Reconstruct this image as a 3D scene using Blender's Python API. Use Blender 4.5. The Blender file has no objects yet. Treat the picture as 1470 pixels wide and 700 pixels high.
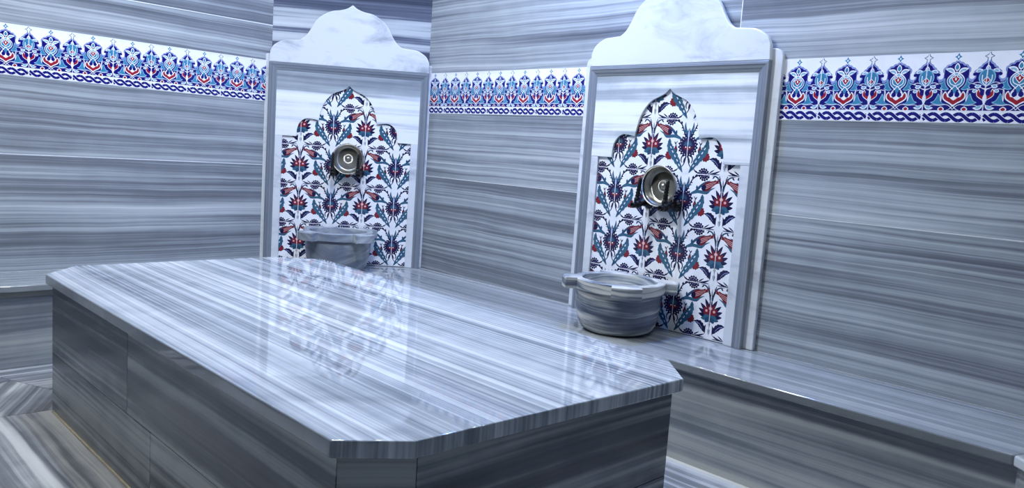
import bpy, bmesh, math, random
from mathutils import Vector, Matrix
random.seed(7)
C = bpy.context.scene.collection
PI = math.pi

# ------------------------------------------------------------------ materials
def srgb(r, g, b):
    f = lambda c: (c/255/12.92 if c/255 <= .04045 else ((c/255+.055)/1.055)**2.4)
    return (f(r), f(g), f(b), 1)

def newmat(name):
    m = bpy.data.materials.new(name); m.use_nodes = True
    nt = m.node_tree
    return m, nt, nt.nodes['Principled BSDF']

def plain(name, col, rough=.4, metal=0.0, coat=0.0, noise=0.0, bump=0.0, scale=30):
    m, nt, b = newmat(name)
    b.inputs['Roughness'].default_value = rough
    b.inputs['Metallic'].default_value = metal
    b.inputs['Coat Weight'].default_value = coat
    tc = nt.nodes.new('ShaderNodeTexCoord')
    n = nt.nodes.new('ShaderNodeTexNoise'); n.inputs['Scale'].default_value = scale
    n.inputs['Detail'].default_value = 3
    nt.links.new(tc.outputs['Object'], n.inputs['Vector'])
    r = nt.nodes.new('ShaderNodeValToRGB')
    r.color_ramp.elements[0].position = .35; r.color_ramp.elements[1].position = .65
    r.color_ramp.elements[0].color = tuple(c*(1-noise) for c in col[:3])+(1,)
    r.color_ramp.elements[1].color = tuple(min(1, c*(1+noise)) for c in col[:3])+(1,)
    nt.links.new(n.outputs['Fac'], r.inputs['Fac'])
    nt.links.new(r.outputs['Color'], b.inputs['Base Color'])
    if bump:
        bp = nt.nodes.new('ShaderNodeBump'); bp.inputs['Strength'].default_value = bump
        bp.inputs['Distance'].default_value = .002
        nt.links.new(n.outputs['Fac'], bp.inputs['Height']); nt.links.new(bp.outputs['Normal'], b.inputs['Normal'])
    return m

def striped(name, stops, rough=.12, freq=(3.5, 13, 45), wts=(.45, .4, .3), warp=.02, along=.3, spec=.5, mottle=.10, fade=None):
    """banded grey marble: solid bands across the second component of the 'mar' attribute"""
    m, nt, b = newmat(name)
    N, L = nt.nodes.new, nt.links.new
    at = N('ShaderNodeAttribute'); at.attribute_name = 'mar'
    wn = N('ShaderNodeTexNoise'); wn.inputs['Scale'].default_value = 1.0; wn.inputs['Detail'].default_value = 3
    mp = N('ShaderNodeMapping'); mp.inputs['Scale'].default_value = (1.3, 2.5, 2.5)
    L(at.outputs['Vector'], mp.inputs['Vector']); L(mp.outputs['Vector'], wn.inputs['Vector'])
    sp = N('ShaderNodeSeparateXYZ'); L(at.outputs['Vector'], sp.inputs[0])
    w = N('ShaderNodeMath'); w.operation = 'MULTIPLY_ADD'
    L(wn.outputs['Fac'], w.inputs[0]); w.inputs[1].default_value = warp*2; L(sp.outputs[1], w.inputs[2])
    cb = N('ShaderNodeCombineXYZ'); L(sp.outputs[0], cb.inputs[0]); L(w.outputs[0], cb.inputs[1]); L(sp.outputs[2], cb.inputs[2])
    tot = None
    for k, (fq, wt) in enumerate(zip(freq, wts)):
        mm = N('ShaderNodeMapping'); mm.inputs['Scale'].default_value = (along*(1+.6*k), fq, 1.2)
        mm.inputs['Location'].default_value = (k*7.3, k*3.1, k*5.7)
        L(cb.outputs[0], mm.inputs['Vector'])
        nn = N('ShaderNodeTexNoise'); nn.inputs['Scale'].default_value = 1; nn.inputs['Detail'].default_value = 3 if k else 2
        nn.inputs['Roughness'].default_value = .6
        L(mm.outputs['Vector'], nn.inputs['Vector'])
        s = N('ShaderNodeMath'); s.operation = 'SUBTRACT'; L(nn.outputs['Fac'], s.inputs[0]); s.inputs[1].default_value = .5
        x = N('ShaderNodeMath'); x.operation = 'MULTIPLY_ADD'; L(s.outputs[0], x.inputs[0]); x.inputs[1].default_value = wt*2.2
        if tot is None: x.inputs[2].default_value = .5
        else: L(tot.outputs[0], x.inputs[2])
        tot = x
    # faint cloudiness inside the bands
    cn = N('ShaderNodeTexNoise'); cn.inputs['Scale'].default_value = 9; cn.inputs['Detail'].default_value = 5
    L(at.outputs['Vector'], cn.inputs['Vector'])
    x = N('ShaderNodeMath'); x.operation = 'MULTIPLY_ADD'
    s = N('ShaderNodeMath'); s.operation = 'SUBTRACT'; L(cn.outputs['Fac'], s.inputs[0]); s.inputs[1].default_value = .5
    L(s.outputs[0], x.inputs[0]); x.inputs[1].default_value = mottle*2; L(tot.outputs[0], x.inputs[2])
    if fade:                                  # the slab was sawn where a grey seam sets in
        mr = N('ShaderNodeMapRange'); L(w.outputs[0], mr.inputs['Value'])
        mr.inputs['From Min'].default_value, mr.inputs['From Max'].default_value = fade[:2]
        mr.inputs['To Min'].default_value, mr.inputs['To Max'].default_value = fade[2:]
        ad = N('ShaderNodeMath'); ad.operation = 'ADD'; L(x.outputs[0], ad.inputs[0]); L(mr.outputs[0], ad.inputs[1]); x = ad
    r = N('ShaderNodeValToRGB'); cr = r.color_ramp
    cr.elements[0].position, cr.elements[0].color = stops[0]
    cr.elements[1].position, cr.elements[1].color = stops[-1]
    for p, c in stops[1:-1]:
        e = cr.elements.new(p); e.color = c
    L(x.outputs[0], r.inputs['Fac']); L(r.outputs['Color'], b.inputs['Base Color'])
    b.inputs['Roughness'].default_value = rough
    b.inputs['Specular IOR Level'].default_value = spec
    return m

W_ST = [(.0, srgb(84, 91, 99)), (.34, srgb(120, 124, 132)), (.5, srgb(146, 153, 159)), (.68, srgb(172, 178, 183)), (1., srgb(204, 208, 210))]
M = {}
M['wall_marble'] = striped('wall_marble', W_ST, rough=.2, freq=(4.5, 19, 75), wts=(.38, .55, .45), warp=.016, along=.2, mottle=.06)
M['corner_marble'] = striped('corner_marble', [(.0, srgb(58, 64, 82)), (.38, srgb(92, 99, 117)), (.5, srgb(124, 131, 147)), (.62, srgb(172, 179, 186)), (1., srgb(206, 211, 215))],
                             rough=.2, freq=(5, 15, 50), wts=(.5, 1.0, .45), warp=.006, along=.15, mottle=.05)
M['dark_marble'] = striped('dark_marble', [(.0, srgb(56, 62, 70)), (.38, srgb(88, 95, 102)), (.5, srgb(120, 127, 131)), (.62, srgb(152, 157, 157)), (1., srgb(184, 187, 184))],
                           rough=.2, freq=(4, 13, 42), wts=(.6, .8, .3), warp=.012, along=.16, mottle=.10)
M['riser_marble'] = striped('riser_marble', [(.0, srgb(86, 91, 98)), (.36, srgb(116, 121, 126)), (.5, srgb(142, 147, 149)), (.66, srgb(164, 167, 165)), (1., srgb(186, 187, 182))],
                            rough=.2, freq=(5, 15, 46), wts=(.5, .7, .3), warp=.012, along=.16, mottle=.10)
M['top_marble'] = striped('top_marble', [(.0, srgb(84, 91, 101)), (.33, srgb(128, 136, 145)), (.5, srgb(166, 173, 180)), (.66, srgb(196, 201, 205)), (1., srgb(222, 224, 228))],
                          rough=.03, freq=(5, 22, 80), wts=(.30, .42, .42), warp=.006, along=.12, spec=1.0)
M['bench_marble'] = striped('bench_marble', [(.0, srgb(98, 103, 106)), (.36, srgb(133, 138, 141)), (.55, srgb(160, 164, 166)), (.75, srgb(182, 185, 184)), (1., srgb(203, 205, 202))],
                            rough=.10, freq=(6, 30, 100), wts=(.35, .5, .4), warp=.006, along=.15, spec=.7)
M['floor_marble'] = striped('floor_marble', [(.0, srgb(84, 87, 92)), (.38, srgb(120, 123, 126)), (.52, srgb(160, 162, 164)), (.68, srgb(192, 193, 192)), (1., srgb(214, 214, 212))],
                            rough=.25, freq=(6, 18, 50), wts=(.65, .65, .25), warp=.02, along=.25)
M['basin_marble'] = striped('basin_marble', [(.0, srgb(70, 78, 94)), (.40, srgb(104, 112, 128)), (.50, srgb(150, 157, 161)), (.60, srgb(204, 204, 200)), (1., srgb(228, 225, 216))],
                            rough=.22, freq=(15, 34, 70), wts=(.8, .5, .12), warp=.03, along=1.6)
M['blue_basin_marble'] = striped('blue_basin_marble', [(.0, srgb(90, 98, 114)), (.4, srgb(124, 132, 147)), (.55, srgb(148, 156, 163)), (.75, srgb(184, 189, 193)), (1., srgb(206, 208, 210))],
                            rough=.25, freq=(5, 14, 40), wts=(.5, .55, .2), warp=.10, along=2.5, mottle=.3)
M['frame_marble'] = striped('frame_marble', [(.0, srgb(92, 99, 110)), (.5, srgb(122, 129, 139)), (1., srgb(158, 164, 172))],
                            rough=.2, freq=(20, 60, 160), wts=(.4, .4, .2), warp=.002, along=.3)
M['arch_marble'] = striped('arch_marble', [(.0, srgb(126, 134, 143)), (.36, srgb(168, 176, 183)), (.5, srgb(206, 212, 217)), (.62, srgb(228, 232, 234)), (1., srgb(238, 240, 243))],
                           rough=.18, freq=(5, 14, 40), wts=(.35, .6, .3), warp=.015, along=.3, fade=(1.49, 1.53, .10, -.17))
M['grout'] = plain('grout', srgb(236, 238, 240), .5, noise=.05)
M['dark_joint'] = plain('dark_joint', srgb(92, 96, 100), .7, noise=.05)
M['sealant'] = plain('sealant', srgb(186, 176, 148), .5, noise=.12, scale=20)

def carrara():
    m, nt, b = newmat('white_marble')
    N, L = nt.nodes.new, nt.links.new
    tc = N('ShaderNodeTexCoord')
    n = N('ShaderNodeTexNoise'); n.inputs['Scale'].default_value = 3; n.inputs['Detail'].default_value = 8; n.inputs['Roughness'].default_value = .65; n.inputs['Distortion'].default_value = .8
    mp = N('ShaderNodeMapping'); mp.inputs['Rotation'].default_value = (.5, .6, .4); mp.inputs['Scale'].default_value = (1, 1, 2.2)
    L(tc.outputs['Object'], mp.inputs[0]); L(mp.outputs[0], n.inputs['Vector'])
    r = N('ShaderNodeValToRGB'); cr = r.color_ramp
    cr.elements[0].position = .28; cr.elements[0].color = srgb(160, 165, 174)
    cr.elements[1].position = .5; cr.elements[1].color = srgb(214, 218, 223)
    e = cr.elements.new(.40); e.color = srgb(196, 201, 208)
    L(n.outputs['Fac'], r.inputs['Fac']); L(r.outputs['Color'], b.inputs['Base Color'])
    b.inputs['Roughness'].default_value = .2
    return m
M['white_marble'] = carrara()
GL = dict(rough=.13, noise=.06, scale=60)
M['glaze_white'] = plain('glaze_white', srgb(240, 241, 246), .13, noise=.02, scale=25)
M['glaze_ice'] = plain('glaze_ice', srgb(226, 229, 238), .13, noise=.02)
M['glaze_navy'] = plain('glaze_navy', srgb(20, 16, 112), **GL)
M['glaze_plum'] = plain('glaze_plum', srgb(44, 32, 72), **GL)
M['glaze_ink'] = plain('glaze_ink', srgb(30, 30, 66), **GL)
M['glaze_teal'] = plain('glaze_teal', srgb(56, 98, 122), **GL)
M['glaze_deep_teal'] = plain('glaze_deep_teal', srgb(42, 78, 108), **GL)
M['glaze_turquoise'] = plain('glaze_turquoise', srgb(60, 132, 172), **GL)
M['glaze_lilac'] = plain('glaze_lilac', srgb(140, 156, 214), **GL)
M['glaze_sky'] = plain('glaze_sky', srgb(138, 186, 214), **GL)
M['glaze_red'] = plain('glaze_red', srgb(156, 30, 46), **GL)
M['glaze_brick'] = plain('glaze_brick', srgb(112, 38, 46), **GL)
M['glaze_crimson'] = plain('glaze_crimson', srgb(134, 36, 48), **GL)
M['glaze_rose'] = plain('glaze_rose', srgb(226, 172, 172), **GL)
M['steel'] = plain('steel', srgb(168, 165, 156), .33, metal=1, noise=.15, scale=12)
M['black_metal'] = plain('black_metal', srgb(30, 30, 32), .3, metal=.55, noise=.3, scale=60, bump=.3)
M['ceiling_paint'] = plain('ceiling_paint', srgb(176, 181, 190), .8, noise=.02)
M['lamp_trim'] = plain('lamp_trim', srgb(225, 225, 225), .35, noise=.02)

# ------------------------------------------------------------------ mesh helpers
class MB:
    """collects faces with a marble coordinate per corner and a material per face"""
    def __init__(s): s.v = []; s.f = []; s.m = []; s.c = []; s.smooth = []
    def face(s, pts, mat=0, mar=None, smooth=False):
        i = len(s.v); s.v += [tuple(p) for p in pts]
        s.f.append(list(range(i, i+len(pts)))); s.m.append(mat); s.smooth.append(smooth)
        s.c.append([tuple(mar(Vector(p))) if mar else (0, 0, 0) for p in pts])
    def grid(s, rows, mat=0, mar=None, closed=True, smooth=True):
        """rows of points; shared verts so that smooth shading works"""
        base = len(s.v); n = len(rows[0])
        for r in rows: s.v += [tuple(p) for p in r]
        for i in range(len(rows)-1):
            for j in range(n if closed else n-1):
                k = (j+1) % n
                q = [base+i*n+j, base+i*n+k, base+(i+1)*n+k, base+(i+1)*n+j]
                s.f.append(q); s.m.append(mat); s.smooth.append(smooth)
                s.c.append([tuple(mar(Vector(s.v[a]))) if mar else (0, 0, 0) for a in q])
    def build(s, name, mats, parent=None, bevel=0, weld=False, segs=2, round_edge=False):
        me = bpy.data.meshes.new(name)
        me.from_pydata(s.v, [], s.f)
        if not isinstance(mats, (list, tuple)): mats = [mats]
        for m in mats: me.materials.append(M[m] if isinstance(m, str) else m)
        for p, mi, sm in zip(me.polygons, s.m, s.smooth): p.material_index = mi; p.use_smooth = sm
        a = me.attributes.new('mar', 'FLOAT_VECTOR', 'CORNER')
        a.data.foreach_set('vector', [x for cs in s.c for c in cs for x in c])
        if weld:
            bm = bmesh.new(); bm.from_mesh(me); bmesh.ops.remove_doubles(bm, verts=bm.verts, dist=1e-5)
            bmesh.ops.recalc_face_normals(bm, faces=bm.faces); bm.to_mesh(me); bm.free()
        o = bpy.data.objects.new(name, me); C.objects.link(o)
        if parent: o.parent = parent; o.matrix_parent_inverse = Matrix.Translation(-Vector(parent.location))
        if bevel:
            b = o.modifiers.new('bevel', 'BEVEL'); b.width = bevel; b.segments = segs; b.limit_method = 'ANGLE'; b.angle_limit = .6
            if round_edge: b.harden_normals = True; me.polygons.foreach_set('use_smooth', [True]*len(me.polygons))
        return o

def tag(o, label, cat, group=None, kind=None):
    o['label'] = label; o['category'] = cat
    if group: o['group'] = group
    if kind: o['kind'] = kind
    return o
def struct(o): o['kind'] = 'structure'; return o
def thing(name, label, cat, loc, group=None):
    o = bpy.data.objects.new(name, None); C.objects.link(o); o.location = loc; o.empty_display_size = .1
    return tag(o, label, cat, group)

_seed = [0]
def mar_fn(along, across, off=None, tilt=0.0):
    along = Vector(along).normalized(); across = Vector(across).normalized()
    if tilt:
        c, s = math.cos(tilt), math.sin(tilt); along, across = along*c+across*s, across*c-along*s
    dep = along.cross(across)
    _seed[0] += 1
    o = off or (random.uniform(-40, 40), random.uniform(-40, 40), _seed[0]*3.17)
    return lambda p: (p.dot(along)+o[0], p.dot(across)+o[1], p.dot(dep)+o[2])

class Frame:
    def __init__(s, o, du): s.o = Vector(o); s.du = Vector(du).normalized(); s.up = Vector((0, 0, 1)); s.n = s.up.cross(s.du); s.n = -s.n if s.n.dot(-s.o) < 0 else s.n
    def __call__(s, u, z, t=0): return s.o+s.du*u+s.up*z+s.n*t

def area2(p): return sum(p[i][0]*p[(i+1) % len(p)][1]-p[(i+1) % len(p)][0]*p[i][1] for i in range(len(p)))/2
def prism(mb, fr, poly, t0, t1, mat=0, mar=None, back=True):
    """polygon in (u,z) of a wall frame extruded from t0 (wall side) to t1 (room side)"""
    if area2(poly) < 0: poly = poly[::-1]
    flip = fr.du.cross(fr.up).dot(fr.n) < 0
    A = [fr(u, z, t0) for u, z in poly]; B = [fr(u, z, t1) for u, z in poly]
    fl = (lambda x: x[::-1]) if flip else (lambda x: x)
    mb.face(fl(B), mat, mar)
    if back: mb.face(fl(A[::-1]), mat, mar)
    n = len(poly)
    for i in range(n):
        j = (i+1) % n
        mb.face(fl([A[i], A[j], B[j], B[i]]), mat, mar)
def slab(mb, poly, z0, z1, mat=0, mar=None):
    """horizontal slab from an (x,y) polygon"""
    if area2(poly) < 0: poly = poly[::-1]
    A = [Vector((x, y, z0)) for x, y in poly]; B = [Vector((x, y, z1)) for x, y in poly]
    mb.face(B, mat, mar); mb.face(A[::-1], mat, mar)
    n = len(poly)
    for i in range(n):
        j = (i+1) % n; mb.face([A[i], A[j], B[j], B[i]], mat, mar)
def rect(u0, u1, z0, z1): return [(u0, z0), (u1, z0), (u1, z1), (u0, z1)]
def axes_for(ax):
    ax = Vector(ax).normalized(); h = Vector((0, 0, 1)) if abs(ax.z) < .9 else Vector((1, 0, 0))
    a = ax.cross(h).normalized(); return ax, a, ax.cross(a)
def lathe(mb, o, ax, prof, n=40, mat=0, mar=None, smooth=True):
    ax, a, b = axes_for(ax); o = Vector(o); rows = []
    for t, r in prof:
        r = max(r, 1e-5)
        rows.append([o+ax*t+(a*math.cos(2*PI*k/n)+b*math.sin(2*PI*k/n))*r for k in range(n)])
    mb.grid(rows, mat, mar, True, smooth)
def tube(mb, pts, rad, n=14, mat=0):
    pts = [Vector(p) for p in pts]; rows = []
    up = None
    for i, p in enumerate(pts):
        d = (pts[min(i+1, len(pts)-1)]-pts[max(i-1, 0)]).normalized()
        if up is None: _, a, b = axes_for(d)
        else:
            a = (up-d*up.dot(d)).normalized(); b = d.cross(a)
        up = a; r = rad[i] if isinstance(rad, (list, tuple)) else rad
        rows.append([p+(a*math.cos(2*PI*k/n)+b*math.sin(2*PI*k/n))*r for k in range(n)])
    rows.insert(0, [pts[0]]*n); rows.append([pts[-1]]*n)
    mb.grid(rows, mat)
def spline(pts, k=6):
    pts = [Vector(p) for p in pts]; out = []
    for i in range(len(pts)-1):
        p0 = pts[max(i-1, 0)]; p1 = pts[i]; p2 = pts[i+1]; p3 = pts[min(i+2, len(pts)-1)]
        for j in range(k):
            t = j/k
            out.append(.5*((2*p1)+(p2-p0)*t+(2*p0-5*p1+4*p2-p3)*t*t+(3*p1-p0-3*p2+p3)*t**3))
    out.append(pts[-1]); return out

# ------------------------------------------------------------------ room layout (metres, floor at z = 0)
XR, YL = 3.143, 4.646
PA, PB = Vector((2.375, 4.646, 0)), Vector((3.143, 4.045, 0))
DCH = (PB-PA).normalized()
ZB = .41                                  # bench top
BAND0, BAND1, ZC = 1.411, 1.661, 3.15
NEAR, BACK = -.95, -1.2
CH2 = (2.0, NEAR); CH1 = (XR, .35)
F_right = Frame((XR, 0, 0), (0, -1, 0))
F_left = Frame((0, YL, 0), (1, 0, 0))
F_ch = Frame(PA, DCH)
F_ch2 = Frame((CH1[0], CH1[1], 0), Vector((CH2[0]-CH1[0], CH2[1]-CH1[1], 0)))
F_near = Frame((0, NEAR, 0), (-1, 0, 0))
F_back = Frame((BACK, 0, 0), (0, 1, 0))
LCH = (PB-PA).length; LCH2 = math.hypot(CH1[0]-CH2[0], CH1[1]-CH2[1])

def wall(name, fr, u0, u1, rows, band=True, stone='wall_marble'):
    """rows: list of (z0, z1, [vertical joints])"""
    mb = MB(); g = .0024
    prism(mb, fr, rect(u0, u1, 0, ZC), -.06, -.0012, 1)
    for z0, z1, js in rows:
        ends = [u0]+sorted(js)+[u1]
        for a, b in zip(ends, ends[1:]):
            prism(mb, fr, rect(a+(g if a != u0 else 0), b-(g if b != u1 else 0), z0+g, z1-g), -.02, 0, 0,
                  mar_fn(fr.du, (0, 0, 1), tilt=random.uniform(-.012, .012)))
    if not band: prism(mb, fr, rect(u0, u1, BAND0, BAND1), -.02, 0, 0, mar_fn(fr.du, (0, 0, 1)))
    return struct(mb.build(name, [stone, 'grout']))
LJ = 1.878
ROWS = lambda j1, j2, j3, j4: [(0, ZB, j1), (ZB, 1.012, j1), (1.012, BAND0, j2), (BAND1, 2.2, j3), (2.2, ZC, j4)]
wall('wall_right', F_right, -PB.y, -CH1[1], ROWS([-2.2], [-2.0], [-1.855], [-2.6]))
wall('wall_left', F_left, BACK, PA.x, [(0, ZB, [-.3]), (ZB, 1.016, [-.3]), (1.016, BAND0, [-.2]), (BAND1, LJ, [-.4]), (LJ, ZC, [.1])])
wall('wall_corner', F_ch, 0, LCH, ROWS([], [], [], []), band=False, stone='corner_marble')
wall('wall_near_corner', F_ch2, 0, LCH2, ROWS([], [], [], []), band=False, stone='dark_marble')
wall('wall_near', F_near, -CH2[0], -BACK, ROWS([-.4], [0], [-.4], [0]), band=False, stone='dark_marble')
wall('wall_back', F_back, NEAR, YL, ROWS([1], [1.8], [1], [1.8]), band=False, stone='dark_marble')
mb = MB(); OUT = [(BACK, NEAR), CH2, CH1, (PB.x, PB.y), (PA.x, PA.y), (BACK, YL)]
slab(mb, OUT, ZC, ZC+.05)
struct(mb.build('ceiling', 'ceiling_paint'))

# floor: mitred marble slabs laid in several directions
mb = MB()
slab(mb, OUT, -.08, -.004, 1)
def fslab(poly, ang, seed=None):
    cx = sum(p[0] for p in poly)/len(poly); cy = sum(p[1] for p in poly)/len(poly)
    q = []
    for x, y in poly:
        d = math.hypot(x-cx, y-cy); q.append((x-(x-cx)/d*.0018, y-(y-cy)/d*.0018))
    a = math.radians(ang); slab(mb, q, -.03, 0, 0, mar_fn((math.cos(a), math.sin(a), 0), (-math.sin(a), math.cos(a), 0)))
fslab([(BACK, NEAR), (.2, NEAR), (.2, 3.60), (BACK, 3.60)], 90)
fslab([(.2, NEAR), (.9, NEAR), (.9, 3.56), (.2, 3.60)], 90)
fslab([(.9, NEAR), (2.0, NEAR), (2.0, 3.56), (.9, 3.56)], 90)
fslab([(2.0, NEAR), CH1, (XR, 3.56), (2.0, 3.56)], 90)
fslab([(BACK, 3.60), (.3, 3.60), (.62, 3.86), (.3, YL), (BACK, YL)], 20)
fslab([(.2, 3.60), (.9, 3.56), (1.2, 3.56), (.959, 3.838), (.848, 4.079), (.789, 3.99), (.62, 3.86)], 62)
fslab([(.848, 4.079), (.789, 3.99), (.62, 3.86), (.3, YL), (.62, YL)], 30)
fslab([(.848, 4.079), (.959, 3.838), (1.2, 3.56), (2.0, 3.56), (XR, 3.56), (XR, 4.045), (2.375, YL), (.62, YL)], 1)
struct(mb.build('floor', ['floor_marble', 'dark_joint']))

# ------------------------------------------------------------------ glazed tile patterns
def clip(poly, x0, x1, y0, y1):
    for ax, lim, sg in ((0, x0, 1), (0, x1, -1), (1, y0, 1), (1, y1, -1)):
        out = []; n = len(poly)
        for i in range(n):
            a, b = poly[i], poly[(i+1) % n]
            da, db = sg*(a[ax]-lim), sg*(b[ax]-lim)
            if da >= 0: out.append(a)
            if (da >= 0) != (db >= 0):
                t = da/(da-db); out.append((a[0]+(b[0]-a[0])*t, a[1]+(b[1]-a[1])*t))
        poly = out
        if len(poly) < 3: return None
    res = [poly[0]]
    for p in poly[1:]:
        if math.hypot(p[0]-res[-1][0], p[1]-res[-1][1]) > 2e-5: res.append(p)
    if len(res) > 2 and math.hypot(res[0][0]-res[-1][0], res[0][1]-res[-1][1]) < 2e-5: res.pop()
    return res if len(res) > 2 and abs(area2(res)) > 2e-8 else None

class Pattern:
    """flat glazed shapes in tile metres; T maps sketch units to tile metres"""
    def __init__(s, T, sw=1): s.T = T; s.items = []; s.sw = sw; s.gid = 0; s.hold = False
    def raw(s, poly, col, ly):
        if not s.hold: s.gid += 1
        s.items.append((poly, col, ly*1000+s.gid))
    def poly(s, pts, col, ly): s.raw([s.T(*p) for p in pts], col, ly)
    def smooth(s, pts, col, ly, k=4):
        P = [Vector(s.T(*p)).to_3d() for p in pts]; P.append(P[0]); Q = spline(P, k)[:-1]
        s.raw([(p.x, p.y) for p in Q], col, ly)
    def stroke(s, pts, w0, w1, col, ly, k=5, mid=None):
        P = spline([Vector(s.T(*p)).to_3d() for p in pts], k) if len(pts) > 2 else [Vector(s.T(*p)).to_3d() for p in pts]
        L, Rr = [], []; s.gid += 1; s.hold = True; w0, w1 = w0*s.sw, w1*s.sw
        for i, p in enumerate(P):
            d = P[min(i+1, len(P)-1)]-P[max(i-1, 0)]; d.normalize(); nn = Vector((-d.y, d.x, 0)); t = i/(len(P)-1)
            w = w0+(w1-w0)*t
            if mid is not None: w = (w0*(1-2*t)+mid*2*t) if t < .5 else (mid*(2-2*t)+w1*(2*t-1))
            L.append(p+nn*w/2); Rr.append(p-nn*w/2)
        for i in range(len(P)-1):
            s.raw([(q.x, q.y) for q in (L[i], L[i+1], Rr[i+1], Rr[i])], col, ly)
        s.hold = False
    def leaf(s, a, b, w, col, ly, bend=0., serr=0, fat=.45, via=None):
        """pointed leaf from a to b (sketch units), width w in metres"""
        A, B = Vector(s.T(*a)), Vector(s.T(*b)); d = B-A; n = Vector((-d.y, d.x))
        if via: P = [Vector((q.x, q.y)) for q in spline([Vector(s.T(*p)).to_3d() for p in [a]+via+[b]], 8)]
        else: P = [A+d*t+n*bend*math.sin(PI*t) for t in [i/16 for i in range(17)]]
        L, Rr = [], []; N = len(P)-1
        for i, p in enumerate(P):
            t = i/N; dd = (P[min(i+1, N)]-P[max(i-1, 0)]).normalized(); nn = Vector((-dd.y, dd.x))
            e = math.log(.5)/math.log(fat); h = w/2*math.sin(PI*t**e)**.85 if 0 < t < 1 else 0
            if serr: h *= 1.08-.34*((i % serr)/serr)
            L.append(p+nn*h); Rr.append(p-nn*h)
        s.raw([(q.x, q.y) for q in L+Rr[-2:0:-1]], col, ly)
    def disc(s, c, r, col, ly, n=20, scal=0, rad2=None, a0=0, a1=2*PI, asp=1):
        cx, cy = s.T(*c); out = []
        m = scal*4 if scal else n
        full = abs(a1-a0-2*PI) < 1e-6
        for i in range(m if full else m+1):
            a = a0+(a1-a0)*i/m
            rr = r*(1+(.11*(.8 if i % 4 in (1, 2) else -.5) if scal else 0))
            out.append((cx+rr*math.cos(a), cy+rr*asp*math.sin(a)))
        s.raw(out, col, ly)

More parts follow.
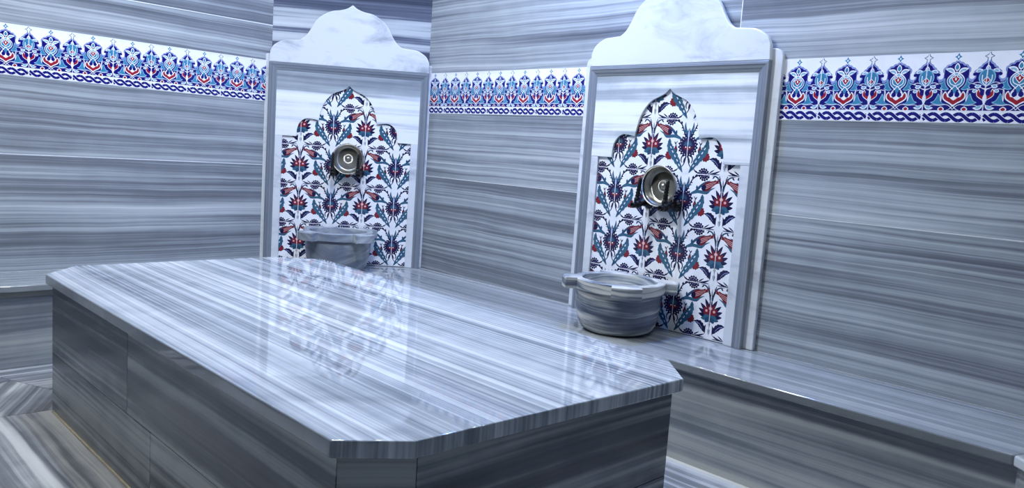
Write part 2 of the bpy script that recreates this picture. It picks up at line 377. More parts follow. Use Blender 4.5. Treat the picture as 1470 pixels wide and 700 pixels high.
NT_W, NT_H = .2, .247
def flower_tile():
    def T(x, y):
        x0 = x+.065*(y-350); s = (443-x0)/330*NT_W
        yt = 70+.145*(x0-113); yb = 563+.19*(x0-113)
        return (s, NT_H*(1-(y-yt)/(yb-yt)))
    P = Pattern(T, 1.35); ink, plum, teal, dt, red, brick, white, rose, sky = ('glaze_ink', 'glaze_plum', 'glaze_teal', 'glaze_deep_teal', 'glaze_crimson', 'glaze_brick', 'glaze_white', 'glaze_rose', 'glaze_turquoise')
    # stems
    P.stroke([(178, 268), (205, 252), (250, 236)], .006, .010, dt, 1)
    P.stroke([(150, 228), (180, 160), (205, 122), (250, 98), (300, 92)], .005, .004, ink, 1)
    P.leaf((196, 128), (205, 98), .010, ink, 1); P.leaf((182, 150), (196, 168), .007, ink, 1)
    P.stroke([(320, 92), (372, 108), (415, 140), (434, 200), (441, 262)], .004, .006, dt, 1)
    P.stroke([(330, 96), (370, 94), (420, 100)], .006, .002, ink, 1)
    P.stroke([(452, 262), (436, 190), (424, 118)], .004, .003, ink, 1); P.leaf((214, 112), (246, 78), .008, ink, 1); P.leaf((385, 118), (365, 140), .007, ink, 1); P.leaf((436, 215), (425, 160), .006, ink, 1); P.leaf((446, 230), (462, 130), .007, ink, 1)
    P.stroke([(140, 392), (157, 440), (148, 478)], .006, .003, ink, 1); P.stroke([(118, 400), (124, 470), (140, 512)], .005, .003, ink, 1)
    P.leaf((124, 420), (134, 480), .007, ink, 1)
    # bottom sprays
    P.stroke([(225, 585), (190, 560), (163, 520)], .006, .002, ink, 1); P.stroke([(232, 590), (185, 585), (150, 590)], .005, .002, ink, 1)
    P.leaf((205, 570), (175, 548), .008, ink, 1); P.leaf((290, 598), (400, 575), .009, ink, 1, bend=.06); P.leaf((330, 605), (395, 612), .006, ink, 1)
    P.leaf((300, 590), (350, 560), .006, ink, 1)
    P.stroke([(432, 478), (433, 520), (426, 575)], .006, .003, ink, 1); P.leaf((398, 575), (408, 488), .010, ink, 1, bend=-.1); P.leaf((431, 600), (423, 530), .007, dt, 1)
    # carnations astride the horizontal joint
    for c in ((297, 95), (255, 594)):
        P.disc(c, .0285, ink, 2, scal=13); P.disc(c, .0175, plum, 3)
        cx, cy = T(*c)
        for k in range(13):
            a = 2*PI*k/13; P.raw([(cx+.0208*math.cos(a)+.0021*math.cos(b), cy+.0208*math.sin(a)+.0021*math.sin(b)) for b in [j*PI/3 for j in range(6)]], white, 3)
        for k in range(7):
            a = 2*PI*k/7; P.raw([(cx+.010*math.cos(a)+.0018*math.cos(b), cy+.010*math.sin(a)+.0018*math.sin(b)) for b in [j*PI/3 for j in range(6)]], 'glaze_lilac', 4)
        P.disc(c, .004, rose, 4, 8)
    # pomegranate roundel on the joint
    c = (116, 315); cx, cy = T(*c)
    P.disc(c, .0490, ink, 2, scal=18); P.disc(c, .038, plum, 3)
    for k in range(18):
        a = 2*PI*(k+.5)/18; P.raw([(cx+.0405*math.cos(a)+.0022*math.cos(b), cy+.0405*math.sin(a)+.0022*math.sin(b)) for b in [j*PI/3 for j in range(6)]], white, 3)
    P.raw([(cx+.023*math.cos(a), cy+.001+.025*math.sin(a)) for a in [PI*i/14 for i in range(15)]], dt, 4)
    P.raw([(cx+.015*math.cos(a), cy+.005+.013*math.sin(a)) for a in [PI*i/14 for i in range(15)]], teal, 5)
    P.leaf((116, 345), (140, 318), .010, red, 5); P.leaf((118, 350), (160, 330), .008, brick, 4); P.disc((132, 328), .0034, white, 6, 8); P.disc((112, 352), .006, red, 5, 10)
    # crown of leaves above it
    P.leaf((121, 244), (127, 145), .020, ink, 2, fat=.35); P.leaf((121, 240), (126, 170), .008, 'glaze_lilac', 3, fat=.35)
    P.leaf((126, 238), (196, 182), .010, dt, 2, bend=-.22); P.leaf((126, 205), (164, 100), .012, teal, 2, bend=.15); P.leaf((124, 235), (175, 218), .008, ink, 1, bend=-.2)
    P.disc((120, 248), .004, sky, 4, 8)
    # tulip
    P.smooth([(282, 192), (322, 164), (372, 160), (398, 150), (400, 160), (440, 148), (418, 172), (428, 182), (398, 190), (372, 210), (334, 246), (296, 249), (278, 226)], brick, 3)
    P.smooth([(280, 196), (300, 188), (318, 205), (306, 240), (288, 244), (274, 222)], ink, 4)
    for q in ([(312, 195), (350, 180), (400, 170)], [(315, 210), (350, 195), (395, 180)], [(312, 226), (345, 212), (375, 198)]):
        P.stroke(q, .0022, .0012, rose, 4)
    P.leaf((188, 262), (352, 154), .012, dt, 2, via=[(228, 238), (266, 200), (305, 170)]); P.leaf((186, 264), (392, 222), .015, teal, 2, via=[(245, 248), (315, 264), (350, 240)], fat=.35)
    P.leaf((236, 232), (236, 188), .011, dt, 2); P.leaf((318, 262), (322, 280), .008, dt, 2)
    P.stroke([(420, 158), (436, 138)], .002, .001, ink, 2); P.stroke([(410, 160), (412, 130)], .002, .001, ink, 2)
    # red carnation and bud behind the long leaf
    P.disc((270, 436), .0205, brick, 2, scal=9); P.disc((274, 440), .012, red, 3, 12, scal=6); P.stroke([(300, 455), (318, 462)], .004, .003, ink, 2)
    P.leaf((216, 408), (222, 326), .018, brick, 2, fat=.4); P.stroke([(220, 345), (224, 315), (212, 290)], .004, .002, ink, 3); P.leaf((224, 322), (240, 296), .006, ink, 2); P.leaf((214, 405), (204, 360), .006, ink, 3)
    # long serrated leaf
    P.leaf((126, 566), (286, 276), .040, teal, 4, via=[(184, 480), (242, 404), (278, 345)], serr=4, fat=.5)
    P.stroke([(140, 545), (185, 475), (238, 400), (276, 330), (288, 280)], .006, .002, dt, 5)
    for x, y in ((165, 505), (188, 468), (214, 432), (240, 396), (262, 360)):
        P.leaf((x-6, y+10), (x+10, y-14), .0055, 'glaze_ice', 6)
    # plum leaf
    P.leaf((308, 458), (390, 562), .028, ink, 2, via=[(348, 474), (376, 515)], serr=4, fat=.5); P.stroke([(322, 466), (352, 486), (376, 528)], .0024, .001, 'glaze_lilac', 3)
    # lotus on the other joint
    for tip, w, col in (((398, 243), .0185, plum), ((358, 284), .0185, ink), ((342, 334), .0185, plum), ((340, 384), .0185, ink), ((440, 258), .02, plum), ((362, 428), .0185, dt)):
        P.leaf((443, 440), tip, w, col, 2, fat=.6, bend=.05)
    for tip, w, col in (((412, 292), .0155, brick), ((386, 322), .0155, red), ((382, 362), .0155, brick), ((440, 300), .018, red)):
        P.leaf((443, 425), tip, w, col, 3, fat=.6)
    for tip, w, col in (((370, 432), .020, teal), ((398, 466), .022, dt), ((385, 405), .015, teal)):
        P.leaf((443, 405), tip, w, col, 4, fat=.6)
    P.disc((410, 356), .0062, rose, 5, 10); P.disc((440, 335), .0066, rose, 5, 10); P.disc((440, 395), .007, brick, 5, 10); P.leaf((443, 440), (443, 495), .018, ink, 4)
    return P.items

BT_W, BT_H = .2, .25
def border_tile():
    def T(dx, y): return (.1+dx/580*.2, (675-y)/667*BT_H)
    H = Pattern(T); nav, lil, tq, sky, red, wh = 'glaze_navy', 'glaze_lilac', 'glaze_turquoise', 'glaze_sky', 'glaze_red', 'glaze_white'
    J = 290
    top = [(0, 88), (20, 108), (44, 112), (62, 130), (88, 134), (98, 152), (114, 160), (116, 180), (104, 202), (110, 238), (124, 272), (156, 288), (190, 272), (184, 240), (168, 214), (188, 186), (208, 180), (214, 160), (236, 148), (246, 130), (268, 116), (290, 92)]
    P3 = spline([Vector((x, y, 0)) for x, y in top], 4)
    H.stroke(top, .0115, .0115, 'glaze_deep_teal', 1, k=4); H.stroke(top, .0095, .0095, lil, 2, k=4)
    for a, b in zip(P3, P3[1:]): H.poly([(a.x, a.y), (b.x, b.y), (b.x, 556), (a.x, 556)], nav, 3)
    H.disc((152, 238), .0125, lil, 4, 18); H.disc((150, 234), .0092, wh, 5, 16); H.poly([(122, 196), (172, 196), (176, 232), (124, 232)], wh, 5); H.disc((172, 214), .006, nav, 6, 12)
    def bud(a, b, w, inner=sky, ly=4, bend=0, fat=.45):
        w *= .84; H.leaf(a, b, w, wh, ly, bend=bend, fat=fat)
        A, B = Vector(a), Vector(b); c = A.lerp(B, .14); d = A.lerp(B, .82); H.leaf(tuple(c), tuple(d), w*.66, inner, ly+1, bend=bend, fat=fat)
    bud((0, 182), (0, 102), .021, tq, 5); bud((18, 204), (112, 160), .019, sky, 4, .12)
    # ogee body
    H.smooth([(0, 186), (50, 212), (84, 256), (77, 304), (44, 338), (0, 370), (-20, 300)], wh, 4); H.smooth([(0, 200), (46, 222), (78, 260), (70, 302), (38, 332), (0, 360), (-20, 300)], tq, 5)
    H.stroke([(70, 180), (30, 205), (0, 232)], .003, .003, wh, 6); H.stroke([(0, 318), (36, 356), (62, 390)], .003, .003, wh, 6)
    H.stroke([(0, 210), (40, 232), (58, 262), (46, 300), (0, 322)], .003, .003, wh, 6)
    H.poly([(-2, 208), (16, 234), (46, 246), (30, 272), (0, 308), (-2, 308)], wh, 7); H.poly([(-2, 218), (12, 240), (36, 250), (24, 270), (0, 296), (-2, 296)], red, 8); H.leaf((0, 272), (0, 240), .006, wh, 9)
    H.leaf((0, 196), (0, 222), .012, sky, 7)
    # flame leaves
    H.smooth([(56, 354), (94, 307), (106, 246), (124, 284), (150, 296), (131, 322), (144, 348), (92, 363)], sky, 4, 3); H.smooth([(66, 350), (100, 310), (108, 264), (122, 292), (140, 302), (124, 324), (132, 344), (94, 356)], tq, 5, 3)
    # red crescent
    H.smooth([(-3, 372), (40, 372), (66, 396), (84, 372), (110, 402), (106, 446), (72, 474), (34, 494), (0, 514), (-20, 440)], wh, 6, 3)
    H.smooth([(-3, 462), (22, 448), (40, 432), (62, 428), (72, 406), (84, 386), (100, 408), (96, 440), (66, 464), (32, 482), (0, 502), (-12, 480)], red, 7, 3)
    H.leaf((18, 346), (34, 432), .017, nav, 7, fat=.7); H.leaf((0, 336), (0, 400), .014, tq, 8, fat=.3)
    # turquoise half palmette
    H.smooth([(72, 496), (112, 478), (132, 426), (152, 394), (168, 426), (190, 464), (222, 481), (160, 503), (112, 502)], sky, 4, 3); H.smooth([(84, 492), (118, 476), (138, 428), (152, 404), (162, 432), (184, 468), (206, 480), (158, 496), (114, 496)], tq, 5, 3)
    # vines
    for q in ([(0, 548), (30, 516), (70, 500), (130, 508), (200, 504), (250, 520), (290, 492)], [(0, 512), (34, 545), (60, 556)], [(100, 352), (128, 362), (124, 470)], [(150, 298), (206, 316), (250, 344), (290, 352)],
              [(120, 470), (120, 380), (140, 360), (180, 352)], [(170, 300), (206, 290), (240, 300)]):
        H.stroke(q, .0020, .0020, wh, 4)
    bud((196, 344), (262, 300), .0, sky); bud((184, 330), (246, 318), .017, sky, 5, -.1); bud((168, 380), (214, 362), .016, sky, 5); bud((182, 170+26), (246, 176), .015, sky, 4, .1)
    # joint medallion
    H.disc((J, 244), .0268, sky, 5, 24, asp=1.15); H.disc((J, 244), .0235, tq, 6, 24, asp=1.15); H.leaf((J-6, 205), (J-10, 335), .016, sky, 7, bend=.3); H.stroke([(J-45, 222), (J-40, 282), (J, 330)], .003, .003, wh, 7)
    H.poly([(J, 236), (J-36, 272), (J, 306)], wh, 8); H.poly([(J, 246), (J-28, 272), (J, 297)], red, 9)
    bud((J, 186), (J, 128), .018, sky, 5)
    Q = lambda pts: [(J-x*.74, 352+(y-372)*.86) for x, y in pts]
    H.smooth(Q([(-3, 372), (40, 372), (66, 396), (84, 372), (110, 402), (106, 446), (72, 474), (34, 494), (0, 514), (-20, 440)]), wh, 5, 3)
    H.smooth(Q([(-3, 452), (26, 442), (44, 426), (62, 424), (72, 404), (84, 382), (102, 408), (98, 444), (66, 468), (32, 486), (0, 504), (-12, 480)]), red, 6, 3)
    H.disc((J-26, 386), .0085, nav, 7, 14, asp=1.4); H.leaf((J-2, 400), (J-2, 500), .012, wh, 8)
    bud((J-12, 506), (J-100, 532), .017, sky, 5, .15)
    bud((112, 566), (112, 518), .026, red, 5)
    # finials
    H.poly([(0, 8), (14, 34), (36, 46), (14, 58), (0, 84), (-14, 58), (-36, 46), (-14, 34)], tq, 2); H.leaf((0, 58), (0, 34), .006, wh, 3)
    out = []
    for po, c, l in H.items:                # right half and its mirror image, each cut at the axis
        q = clip(po, .1, .4, -1, 1)
        if q: out += [(q, c, l), ([(BT_W-x, y) for x, y in q], c, l)]
    H.items = []
    for sx in (-1, 1):
        j = -J if sx < 0 else J
        H.stroke([(j-sx*4, 10), (j-sx*16, 36), (j-sx*44, 48), (j-sx*16, 62), (j-sx*18, 92)], .0026, .0026, 'glaze_teal', 2, k=2)
    # guilloche
    H.poly([(-290, 562), (290, 562), (290, 567), (-290, 567)], 'glaze_ice', 1)
    amp = 32; yc = 621; hp = 580*.2165
    for ph in (0, PI):
        f = lambda x: yc+amp*math.sin(PI*(x+244)/hp+ph)
        N = 72; xs = [-280+560*k/N for k in range(N+1)]
        for ov in (False, True):
            run = []
            for a, b in list(zip(xs, xs[1:]))+[(None, None)]:
                if a is not None and (math.cos(PI*((a+b)/2+244)/hp+ph) > 0) == ov:
                    run = run or [(a, f(a))]; run.append((b, f(b)))
                elif run:
                    if ov: H.stroke(run, .0156, .0156, wh, 3, k=1)
                    H.stroke(run, .0122, .0122, nav, 4 if ov else 2, k=1); run = []
    out += H.items
    return [(p, c, l) for p, c, l in out]

def layered(items):
    keys = {k: i+1 for i, k in enumerate(sorted({l for _, _, l in items}))}
    return [(p, c, keys[l]) for p, c, l in items]
TILE_MATS = ['glaze_white', 'grout', 'glaze_ice', 'glaze_navy', 'glaze_plum', 'glaze_ink', 'glaze_teal', 'glaze_deep_teal', 'glaze_turquoise', 'glaze_lilac', 'glaze_sky', 'glaze_red', 'glaze_brick', 'glaze_rose', 'glaze_crimson']
MI = {k: i for i, k in enumerate(TILE_MATS)}
def lay_tile(mb, fr, u0, z0, w, h, items, t, lim, mirror=False, g=.0003, step=.000005):
    flip = fr.du.cross(fr.up).dot(fr.n) < 0
    def em(poly, mat, tt):
        q = [(w-x if mirror else x, y) for x, y in poly]
        q = [(u0+x, z0+y) for x, y in q]
        q = clip(q, max(lim[0], u0+g), min(lim[1], u0+w-g), max(lim[2], z0+g), min(lim[3], z0+h-g))
        if not q: return
        if area2(q) < 0: q = q[::-1]
        pts = [fr(a, b, tt) for a, b in q]
        mb.face(pts[::-1] if flip else pts, mat)
    em([(0, 0), (w, 0), (w, h), (0, h)], MI['glaze_white'], t)
    for po, col, ly in items: em(po, MI[col], t+ly*step)
    e = .0017; top = t+(len(items)+2)*step
    for q in (rect(0, e, 0, h), rect(w-e, w, 0, h), rect(0, w, 0, e), rect(0, w, h-e, h)): em(q, MI['glaze_white'], top)

BORDER, FLOWER = layered(border_tile()), layered(flower_tile())
def tile_border(fr, u0, u1, joint, label):
    """a run of border tiles; joint = u of one tile joint"""
    mb = MB(); prism(mb, fr, rect(u0, u1, BAND0, BAND1), -.018, .0008, MI['glaze_ice'])
    k = math.floor((u0-joint)/.2); u = joint+k*.2
    while u < u1:
        lay_tile(mb, fr, u, BAND0, BT_W, BAND1-BAND0, BORDER, .0016, (u0, u1, BAND0, BAND1)); u += .2
    o = mb.build('tile_border', TILE_MATS)
    return tag(o, label, 'tile border')
tile_border(F_left, BACK, PA.x, 1.0511, 'blue and red glazed tile border running along the left wall')
tile_border(F_right, -PB.y, -2.70, -3.8706, 'short blue and red glazed tile border between the two marble fountain panels')
tile_border(F_right, -1.63, -CH1[1], -1.4623, 'large glazed tile border on the right wall, right of the nearer fountain panel')

# ------------------------------------------------------------------ fountain panels
CROWN = [(-.493, .465), (-.489, .53), (-.474, .56), (-.452, .58), (-.41, .601), (-.36, .606), (-.315, .609), (-.283, .632), (-.253, .675), (-.228, .722), (-.19, .763), (-.13, .798), (-.07, .810), (-.03, .824), (0, .846)]
CROWN = CROWN+[(-u, z) for u, z in CROWN[-2::-1]]
ARCH = [(-.315, .018), (-.312, .06), (-.300, .098), (-.275, .124), (-.245, .134), (-.208, .130), (-.180, .126), (-.174, .165), (-.155, .225), (-.128, .268), (-.095, .298), (-.05, .318), (-.02, .333), (0, .352)]
ARCH = ARCH+[(-u, z) for u, z in ARCH[-2::-1]]
G = 1.19
def smooth_outline(pts, k, sharp):
    """spline through pts, kept sharp at the listed indices"""
    out = []; seg = [0]+sorted(sharp)+[len(pts)-1]
    for a, b in zip(seg, seg[1:]):
        q = [Vector((p[0], p[1], 0)) for p in pts[a:b+1]]
        q = spline(q, k) if len(q) > 2 else q
        out += [(p.x, p.y) for p in (q if a == 0 else q[1:])]
    return out
def fountain(fr, uA, label, corner):
    root = thing('fountain_panel', label, 'wall fountain panel', fr(0, ZB, .0), 'fountain panels')
    # back slab with rounded shoulders
    mb = MB(); r = .042; hw = .538; zt = .518+G
    sh = [(hw-r+r*math.cos(a), zt-r+r*math.sin(a)) for a in [PI/2*i/8 for i in range(9)]]
    poly = [(-hw, ZB+.001), (hw, ZB+.001)]+sh+[(-u, z) for u, z in sh[::-1]]
    prism(mb, fr, poly, corner, .024); mb.build('back_slab', 'white_marble', root, bevel=.004, weld=True)
    # tile field
    mb = MB(); lim = (-.425, .425, ZB+.004, 1.56)
    prism(mb, fr, rect(lim[0], lim[1], lim[2], lim[3]), .0242, .0268, MI['glaze_ice'])
    for c in range(-4, 5):
        u = uA+c*NT_W
        if u > .43 or u+NT_W < -.43: continue
        for rr in range(-1, 6):
            z = .416+rr*NT_H
            lay_tile(mb, fr, u, z, NT_W, NT_H, FLOWER, .0272, lim, mirror=(c % 2 != 0))
    mb.build('tile_field', TILE_MATS, root)
    # arch slab cut over the tiles
    mb = MB(); a = smooth_outline(ARCH, 4, [6, 13, 20])
    poly = [(-.46, .018+G)]+[(u, z+G) for u, z in a]+[(.46, .018+G), (.46, .43+G), (-.46, .43+G)]
    prism(mb, fr, poly, .0285, .041, 0, mar_fn(fr.du, (0, 0, 1), off=(random.uniform(0, 50), 0, random.uniform(0, 50))))
    mb.build('arch_slab', 'arch_marble', root, bevel=.0015, weld=True)
    for s in (-1, 1):
        mb = MB(); prism(mb, fr, rect(*sorted((s*.401, s*.46)), ZB+.001, .0175+G), .0285, .0405); mb.build('side_strip', 'white_marble', root, bevel=.0015, weld=True)
    # moulded frame, mitred
    prof = [(0, .0242), (0, .049), (.003, .051), (.014, .052), (.017, .0495), (.030, .048), (.034, .045), (.044, .043), (.048, .0412), (.048, .0242)]
    ho, zo = .4925, .4645+G
    def rail(ends, along):
        mb = MB(); mf = mar_fn(along, (fr.du if abs(along.z) > .5 else Vector((0, 0, 1))))
        A = [ends(0, o, t) for o, t in prof]; B = [ends(1, o, t) for o, t in prof]
        for i in range(len(prof)):
            j = (i+1) % len(prof); mb.face([A[i], A[j], B[j], B[i]], 0, mf)
        mb.face(A[::-1], 0, mf); mb.face(B, 0, mf)
        mb.build('frame_rail', 'frame_marble', root, weld=True)
    for s in (-1, 1):
        rail(lambda e, o, t, s=s: fr(s*(ho-o), (ZB+.001) if e == 0 else zo-o, t), Vector((0, 0, 1)))
    rail(lambda e, o, t: fr((-1 if e == 0 else 1)*(ho-o), zo-o, t), fr.du)
    # crown
    mb = MB(); cr = smooth_outline(CROWN, 4, [1, 6, 14, 22, 27])
    prism(mb, fr, [(u, z+G) for u, z in cr], .0242, .05)
    mb.build('crown', 'white_marble', root, bevel=.005, weld=True, segs=3)
    return root
FPR = Frame((XR, 2.165, 0), (0, -1, 0)); FPL = Frame(PA+DCH*.487, DCH)
fountain(FPL, -.289, 'scalloped white marble fountain panel in the far corner, left of the other one', .012)
fountain(FPR, -.083, 'scalloped white marble fountain panel on the right wall, above the banded basin', .0)

# ------------------------------------------------------------------ bench along the walls
bench = thing('marble_bench', 'long grey striped marble bench built along the walls under both fountain panels', 'bench', (2.9, 2.2, 0))
BF, BL = 2.66, 4.235
fc1, fc2 = (BF, 3.849), (2.167, BL)
d2 = Vector((CH2[0]-CH1[0], CH2[1]-CH1[1])).normalized(); e2 = (BF+d2.x*1.4, .525+d2.y*1.4)
segs = [([(XR, CH1[1]), (XR, PB.y), fc1, (BF, .525)], (0, 1, 0), (1, 0, 0)),
        ([(PB.x, PB.y), (PA.x, PA.y), fc2, fc1], DCH, (DCH.y, -DCH.x, 0)),
        ([(PA.x, PA.y), (BACK, YL), (BACK, BL), fc2], (1, 0, 0), (0, 1, 0)),
        ([(CH1[0], CH1[1]), (BF, .525), e2, CH2], (d2.x, d2.y, 0), (-d2.y, d2.x, 0))]
for poly, al, ac in segs:
    mb = MB(); slab(mb, poly, ZB-.034, ZB, 0, mar_fn(al, ac)); mb.build('seat_slab', 'bench_marble', bench, bevel=.007, weld=True, segs=4, round_edge=True)
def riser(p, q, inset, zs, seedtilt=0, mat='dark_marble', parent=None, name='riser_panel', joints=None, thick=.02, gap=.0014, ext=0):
    """upright slabs between plan points p and q, set back by inset (to the left of p->q)"""
    p, q = Vector((p[0], p[1], 0)), Vector((q[0], q[1], 0)); d = (q-p).normalized(); n = Vector((-d.y, d.x, 0)); p, q = p-d*ext, q+d*ext
    mb = MB(); L = (q-p).length
    for ri, (z0, z1) in enumerate(zs):
        js = [0]+list((joints or {}).get(ri, []))+[L]
        for a, b in zip(js, js[1:]):
            mf = mar_fn(d, (0, 0, 1), tilt=random.uniform(-.02, .02)+seedtilt)
            A = [p+d*x+n*(inset+k) for x, k in ((a+gap, 0), (b-gap, 0), (b-gap, thick), (a+gap, thick))]
            slab(mb, [(v.x, v.y) for v in A], z0+gap, z1-gap, 0, mf)
    L0 = [p+n*(inset+.003), q+n*(inset+.003), q+n*(inset+thick), p+n*(inset+thick)]
    slab(mb, [(v.x, v.y) for v in L0], zs[0][0]+.002, zs[-1][1]-.003, 1)
    return mb.build(name, [mat, 'dark_joint'], parent)
def side(p, q, toward): # orient so that the inset goes toward the point
    d = Vector((q[0]-p[0], q[1]-p[1])); n = Vector((-d.y, d.x)); return (p, q) if n.dot(Vector(toward)-Vector(p)) > 0 else (q, p)
for p, q, tw in ((fc1, (BF, .525), (XR, 2)), (fc2, fc1, (3, 4.6)), ((BACK, BL), fc2, (0, 5)), ((BF, .525), e2, (3.2, -.5))):
    a, b = side(p, q, tw); riser(a, b, .024, [(0, ZB-.0345)], parent=bench, ext=.0105, gap=.0004, mat='riser_marble')

# ------------------------------------------------------------------ central platform
plat = thing('belly_stone', 'large raised grey striped marble platform with clipped corners in the middle of the room', 'platform', (1.48, 2.45, 0))
TOP = [(.865, 3.564), (1.02, 3.74), (1.95, 3.74), (2.16, 3.58), (2.088, 1.369), (1.943, 1.217), (.997, 1.257), (.853, 1.359)]
ZT, ZU = .575, .535
mb = MB(); slab(mb, TOP, ZU, ZT, 0, mar_fn((.01, 1, 0), (1, -.01, 0)))
mb.build('top_slab', 'top_marble', plat, bevel=.005, weld=True, segs=4, round_edge=True)
BASE = [(.887, 3.55), (1.035, 3.705), (1.93, 3.705), (2.115, 3.56), (2.058, 1.375), (1.985, 1.278), (1.021, 1.278), (.882, 1.377)]
ctr = (1.48, 2.45)
for i in range(8):
    p, q = BASE[i], BASE[(i+1) % 8]
    a, b = side(p, q, ctr); L = math.hypot(p[0]-q[0], p[1]-q[1])
    jt = None
    if i == 7:                             # long left side: joints as distance from its start
        y0 = a[1]; jt = {0: [abs(2.445-y0)], 1: [abs(2.66-y0)]}
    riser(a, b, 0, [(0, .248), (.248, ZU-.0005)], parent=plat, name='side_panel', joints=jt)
# worn sealant bead along the foot of the long side
mb = MB(); tube(mb, [(.884, 3.53-.2*k, .002) for k in range(11)], .005, 8); mb.build('sealant_bead', 'sealant', plat)

# ------------------------------------------------------------------ basins (kurna)
def basin(cx, cy, nin, mat, label, tilt):
    root = thing('wash_basin', label, 'basin', (cx, cy, ZB), 'marble wash basins')
    n = 96; a0 = math.atan2(nin.y, nin.x)
    def rim_r(a, R, RL):
        for k in (PI/4, -PI/4, 3*PI/4, -3*PI/4):
            d = (a-a0-k+PI) % (2*PI)-PI
            if abs(d) < .26:
                return RL+.004*math.cos(d/.26*PI/2)
            if abs(d) < .285: return RL+(R-RL)*(abs(d)-.26)/.025
        return R
    mf = mar_fn((math.cos(.6), math.sin(.6), 0), (0, 0, 1), tilt=tilt)
    angs = sorted(set([2*PI*i/n for i in range(n)]+[(a0+k+s*e) % (2*PI) for k in (PI/4, -PI/4, 3*PI/4, -3*PI/4) for s in (-1, 1) for e in (.259, .286)]))
    ring = lambda R, z: [Vector((cx+R*math.cos(a), cy+R*math.sin(a), ZB+z)) for a in angs]
    mb = MB()
    H = .243
    outer = [(.0, .0005), (.13, .0005), (.148, .004), (.164, .016), (.178, .04), (.188, .075), (.194, .12), (.198, .165), (.199, H-.05)]
    inner = [(.172, H-.004), (.168, H-.03), (.162, H-.08), (.148, H-.13), (.122, H-.17), (.08, H-.195), (.0, H-.2)]
    mb.grid([ring(r, z) for r, z in outer], 0, mf); mb.grid([ring(r, z) for r, z in inner], 0, mf)
    mb.build('bowl_body', mat, root)
    mb = MB(); R, RL = .211, .262
    prof = [(lambda a: .197, H-.05), (lambda a: rim_r(a, R, RL)-.003, H-.05), (lambda a: rim_r(a, R, RL), H-.046), (lambda a: rim_r(a, R, RL), H-.004), (lambda a: rim_r(a, R, RL)-.004, H), (lambda a: .178, H), (lambda a: .173, H-.003), (lambda a: .1715, H-.006)]
    rows = [[Vector((cx+f(a)*math.cos(a), cy+f(a)*math.sin(a), ZB+z)) for a in angs] for f, z in prof]
    mb.grid(rows, 0, mf, True, False)
    mb.build('lugged_rim', mat, root)
    return root
nL = FPL.n; cL = FPL(-.004, 0, .262); cR = FPR(-.028, 0, .262)
basin(cL.x, cL.y, nL, 'blue_basin_marble', 'cloudy blue grey marble basin on the bench in the far corner, behind the platform', .35)
basin(cR.x, cR.y, FPR.n, 'basin_marble', 'banded grey and cream marble basin on the bench at the right wall', .12)

# ------------------------------------------------------------------ taps and hammam bowls
def tap(fr, u, z, label):
    root = thing('water_tap', label, 'tap', fr(u, z, .0285), 'black taps')
    n = fr.n; P = lambda du, dz, t: fr(u+du, z+dz, t)
    # fluted rosette on the tiles
    mb = MB(); rows = []
    for t, r, w in ((.0275, .027, 1), (.034, .0285, 1), (.039, .024, 1), (.045, .019, .6), (.050, .0135, 0), (.052, .001, 0)):
        rows.append([P(r*(1+.06*w*math.cos(14*a))*math.cos(a), r*(1+.06*w*math.cos(14*a))*math.sin(a), t) for a in [2*PI*k/84 for k in range(84)]])
    rows.insert(0, [P(0, 0, .0275)]*84); mb.grid(rows); mb.build('rosette', 'black_metal', root)
    mb = MB(); lathe(mb, P(0, 0, .046), (n-fr.up*.10).normalized(), [(0, 0), (0, .011), (.016, .0115), (.020, .0145), (.026, .0145), (.030, .0115), (.050, .012), (.060, .0175), (.074, .0195), (.086, .0175), (.090, .0125), (.094, .0125), (.096, .0155), (.116, .0135), (.118, .010), (.108, .008), (.108, 0)], 28)
    mb.build('tap_body', 'black_metal', root)
    mb = MB(); ax = (fr.up*1.0-n*.12).normalized()
    lathe(mb, P(-.006, .004, .121), ax, [(0, 0), (0, .013), (.016, .014), (.022, .0085), (.028, .0125), (.036, .009), (.044, .0125), (.050, .008), (.056, .0115), (.064, .008), (.070, .011), (.078, .0075), (.084, .010), (.094, .0075), (.104, .0085), (.116, .0045), (.122, 0)], 20)
    mb.build('tap_lever', 'black_metal', root)
    return root
def bowl(fr, u, z, label):
    root = thing('hammam_bowl', label, 'bowl', fr(u, z, .046), 'metal hammam bowls')
    mb = MB()
    lathe(mb, fr(u, z, .045), fr.n, [(0, 0), (0, .066), (0, .066), (.004, .071), (.020, .083), (.042, .091), (.046, .097), (.046, .097), (.050, .0975), (.0515, .0945), (.048, .0905), (.048, .0905), (.030, .0875), (.016, .081), (.006, .070), (.005, .0665), (.005, .0665), (.005, .030), (.005, .030), (.004, .026), (.005, .022), (.005, .022), (.005, 0)], 64)
    mb.build('bowl_shell', 'steel', root)
    mb = MB(); lathe(mb, fr(u, z, .0495), fr.n, [(0, .0175), (.003, .017), (.008, .0145), (.012, .010), (.014, .004), (.0143, 0)], 28); mb.build('center_boss', 'steel', root)
    return root
for fr, u, z, nm in ((FPL, .014, 1.088, 'far corner panel'), (FPR, .018, 1.088, 'right wall panel')):
    bowl(fr, u, z, 'round metal bathing bowl lodged on the taps of the '+nm)
    tap(fr, -.070, 1.002, 'left black tap of the '+nm+', half hidden by the metal bowl')
    tap(fr, .088, 1.002, 'right black tap of the '+nm+', its lever crossing the metal bowl')

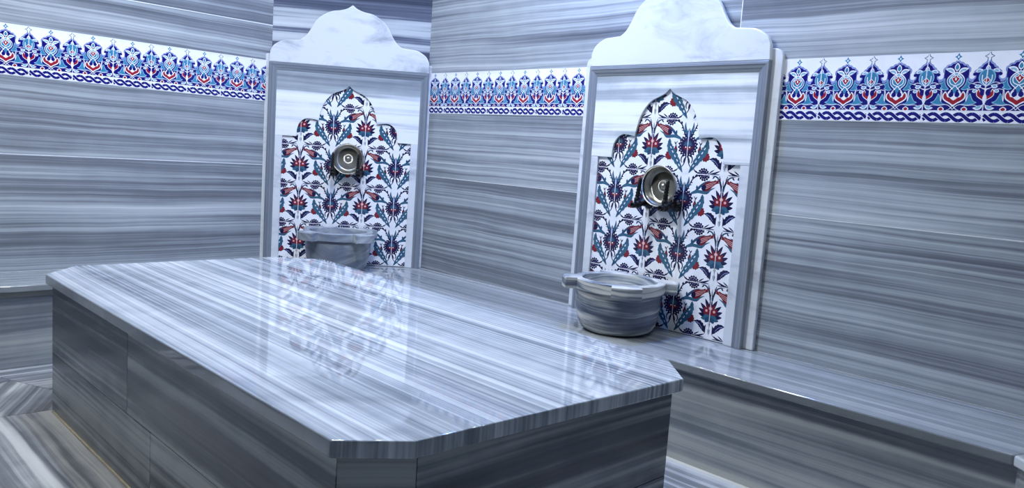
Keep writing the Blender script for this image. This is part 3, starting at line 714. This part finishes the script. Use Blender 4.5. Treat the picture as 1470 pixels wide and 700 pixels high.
# ------------------------------------------------------------------ ceiling lamps
def downlight(x, y, power, col, size=.13, spread=PI, label=''):
    root = thing('ceiling_light', label, 'ceiling light', (x, y, ZC), 'recessed ceiling lights')
    mb = MB(); lathe(mb, (x, y, ZC), (0, 0, -1), [(0, size/2+.022), (.006, size/2+.022), (.010, size/2+.012), (.008, size/2), (0, size/2)], 40); mb.build('trim_ring', 'lamp_trim', root)
    m, nt, b = newmat('lamp_diffuser'); b.inputs['Base Color'].default_value = (.8, .8, .8, 1)
    b.inputs['Emission Color'].default_value = (*col, 1); b.inputs['Emission Strength'].default_value = power/ (PI*PI*(size/2)**2)
    mb = MB(); lathe(mb, (x, y, ZC-.002), (0, 0, -1), [(0, 0), (.001, size/2-.002), (.004, size/2-.004), (.006, 0)], 32); mb.build('diffuser', m, root)
COOL, BLUE = (.86, .93, 1.0), (.16, .34, 1.0)
downlight(2.35, 3.15, 10, COOL, label='recessed white ceiling light near the right wall, between the panels')
downlight(2.68, 2.32, 30, BLUE, label='recessed blue ceiling light in front of the right wall panel')
downlight(2.35, 1.00, 12, COOL, label='recessed white ceiling light near the right wall, nearest the viewer')
downlight(1.50, 2.55, 44, COOL, .2, label='recessed white ceiling light over the middle of the platform')
downlight(1.35, 3.75, 13, (.36, .56, 1.0), label='recessed pale blue ceiling light near the left wall')
downlight(.40, 3.3, 28, (1.0, .99, .96), label='recessed white ceiling light over the floor left of the platform')

w = bpy.data.worlds.new('World'); bpy.context.scene.world = w; w.use_nodes = True
w.node_tree.nodes['Background'].inputs[0].default_value = (.5, .6, .8, 1); w.node_tree.nodes['Background'].inputs[1].default_value = .05

# ------------------------------------------------------------------ camera
F, PITCH, ROLL, YAW = 1124.73, .1141, .0690, .7917
f = Vector((math.cos(YAW)*math.cos(PITCH), math.sin(YAW)*math.cos(PITCH), -math.sin(PITCH)))
r = Vector((math.sin(YAW), -math.cos(YAW), 0)); u = r.cross(f)
r2 = r*math.cos(ROLL)+u*math.sin(ROLL); u2 = u*math.cos(ROLL)-r*math.sin(ROLL)
cam = bpy.data.objects.new('camera', bpy.data.cameras.new('camera')); C.objects.link(cam)
mw = Matrix((r2, u2, -f)).transposed().to_4x4(); mw.translation = (0, 0, G)
cam.matrix_world = mw
cam.data.sensor_width = 36; cam.data.sensor_fit = 'HORIZONTAL'; cam.data.lens = 36*F/1470; cam.data.clip_start = .02
sc = bpy.context.scene; sc.camera = cam
vs = sc.view_settings; vs.view_transform = 'Standard'; vs.look = 'None'; vs.gamma = 1; vs.use_curve_mapping = False
vs.exposure = 0.55
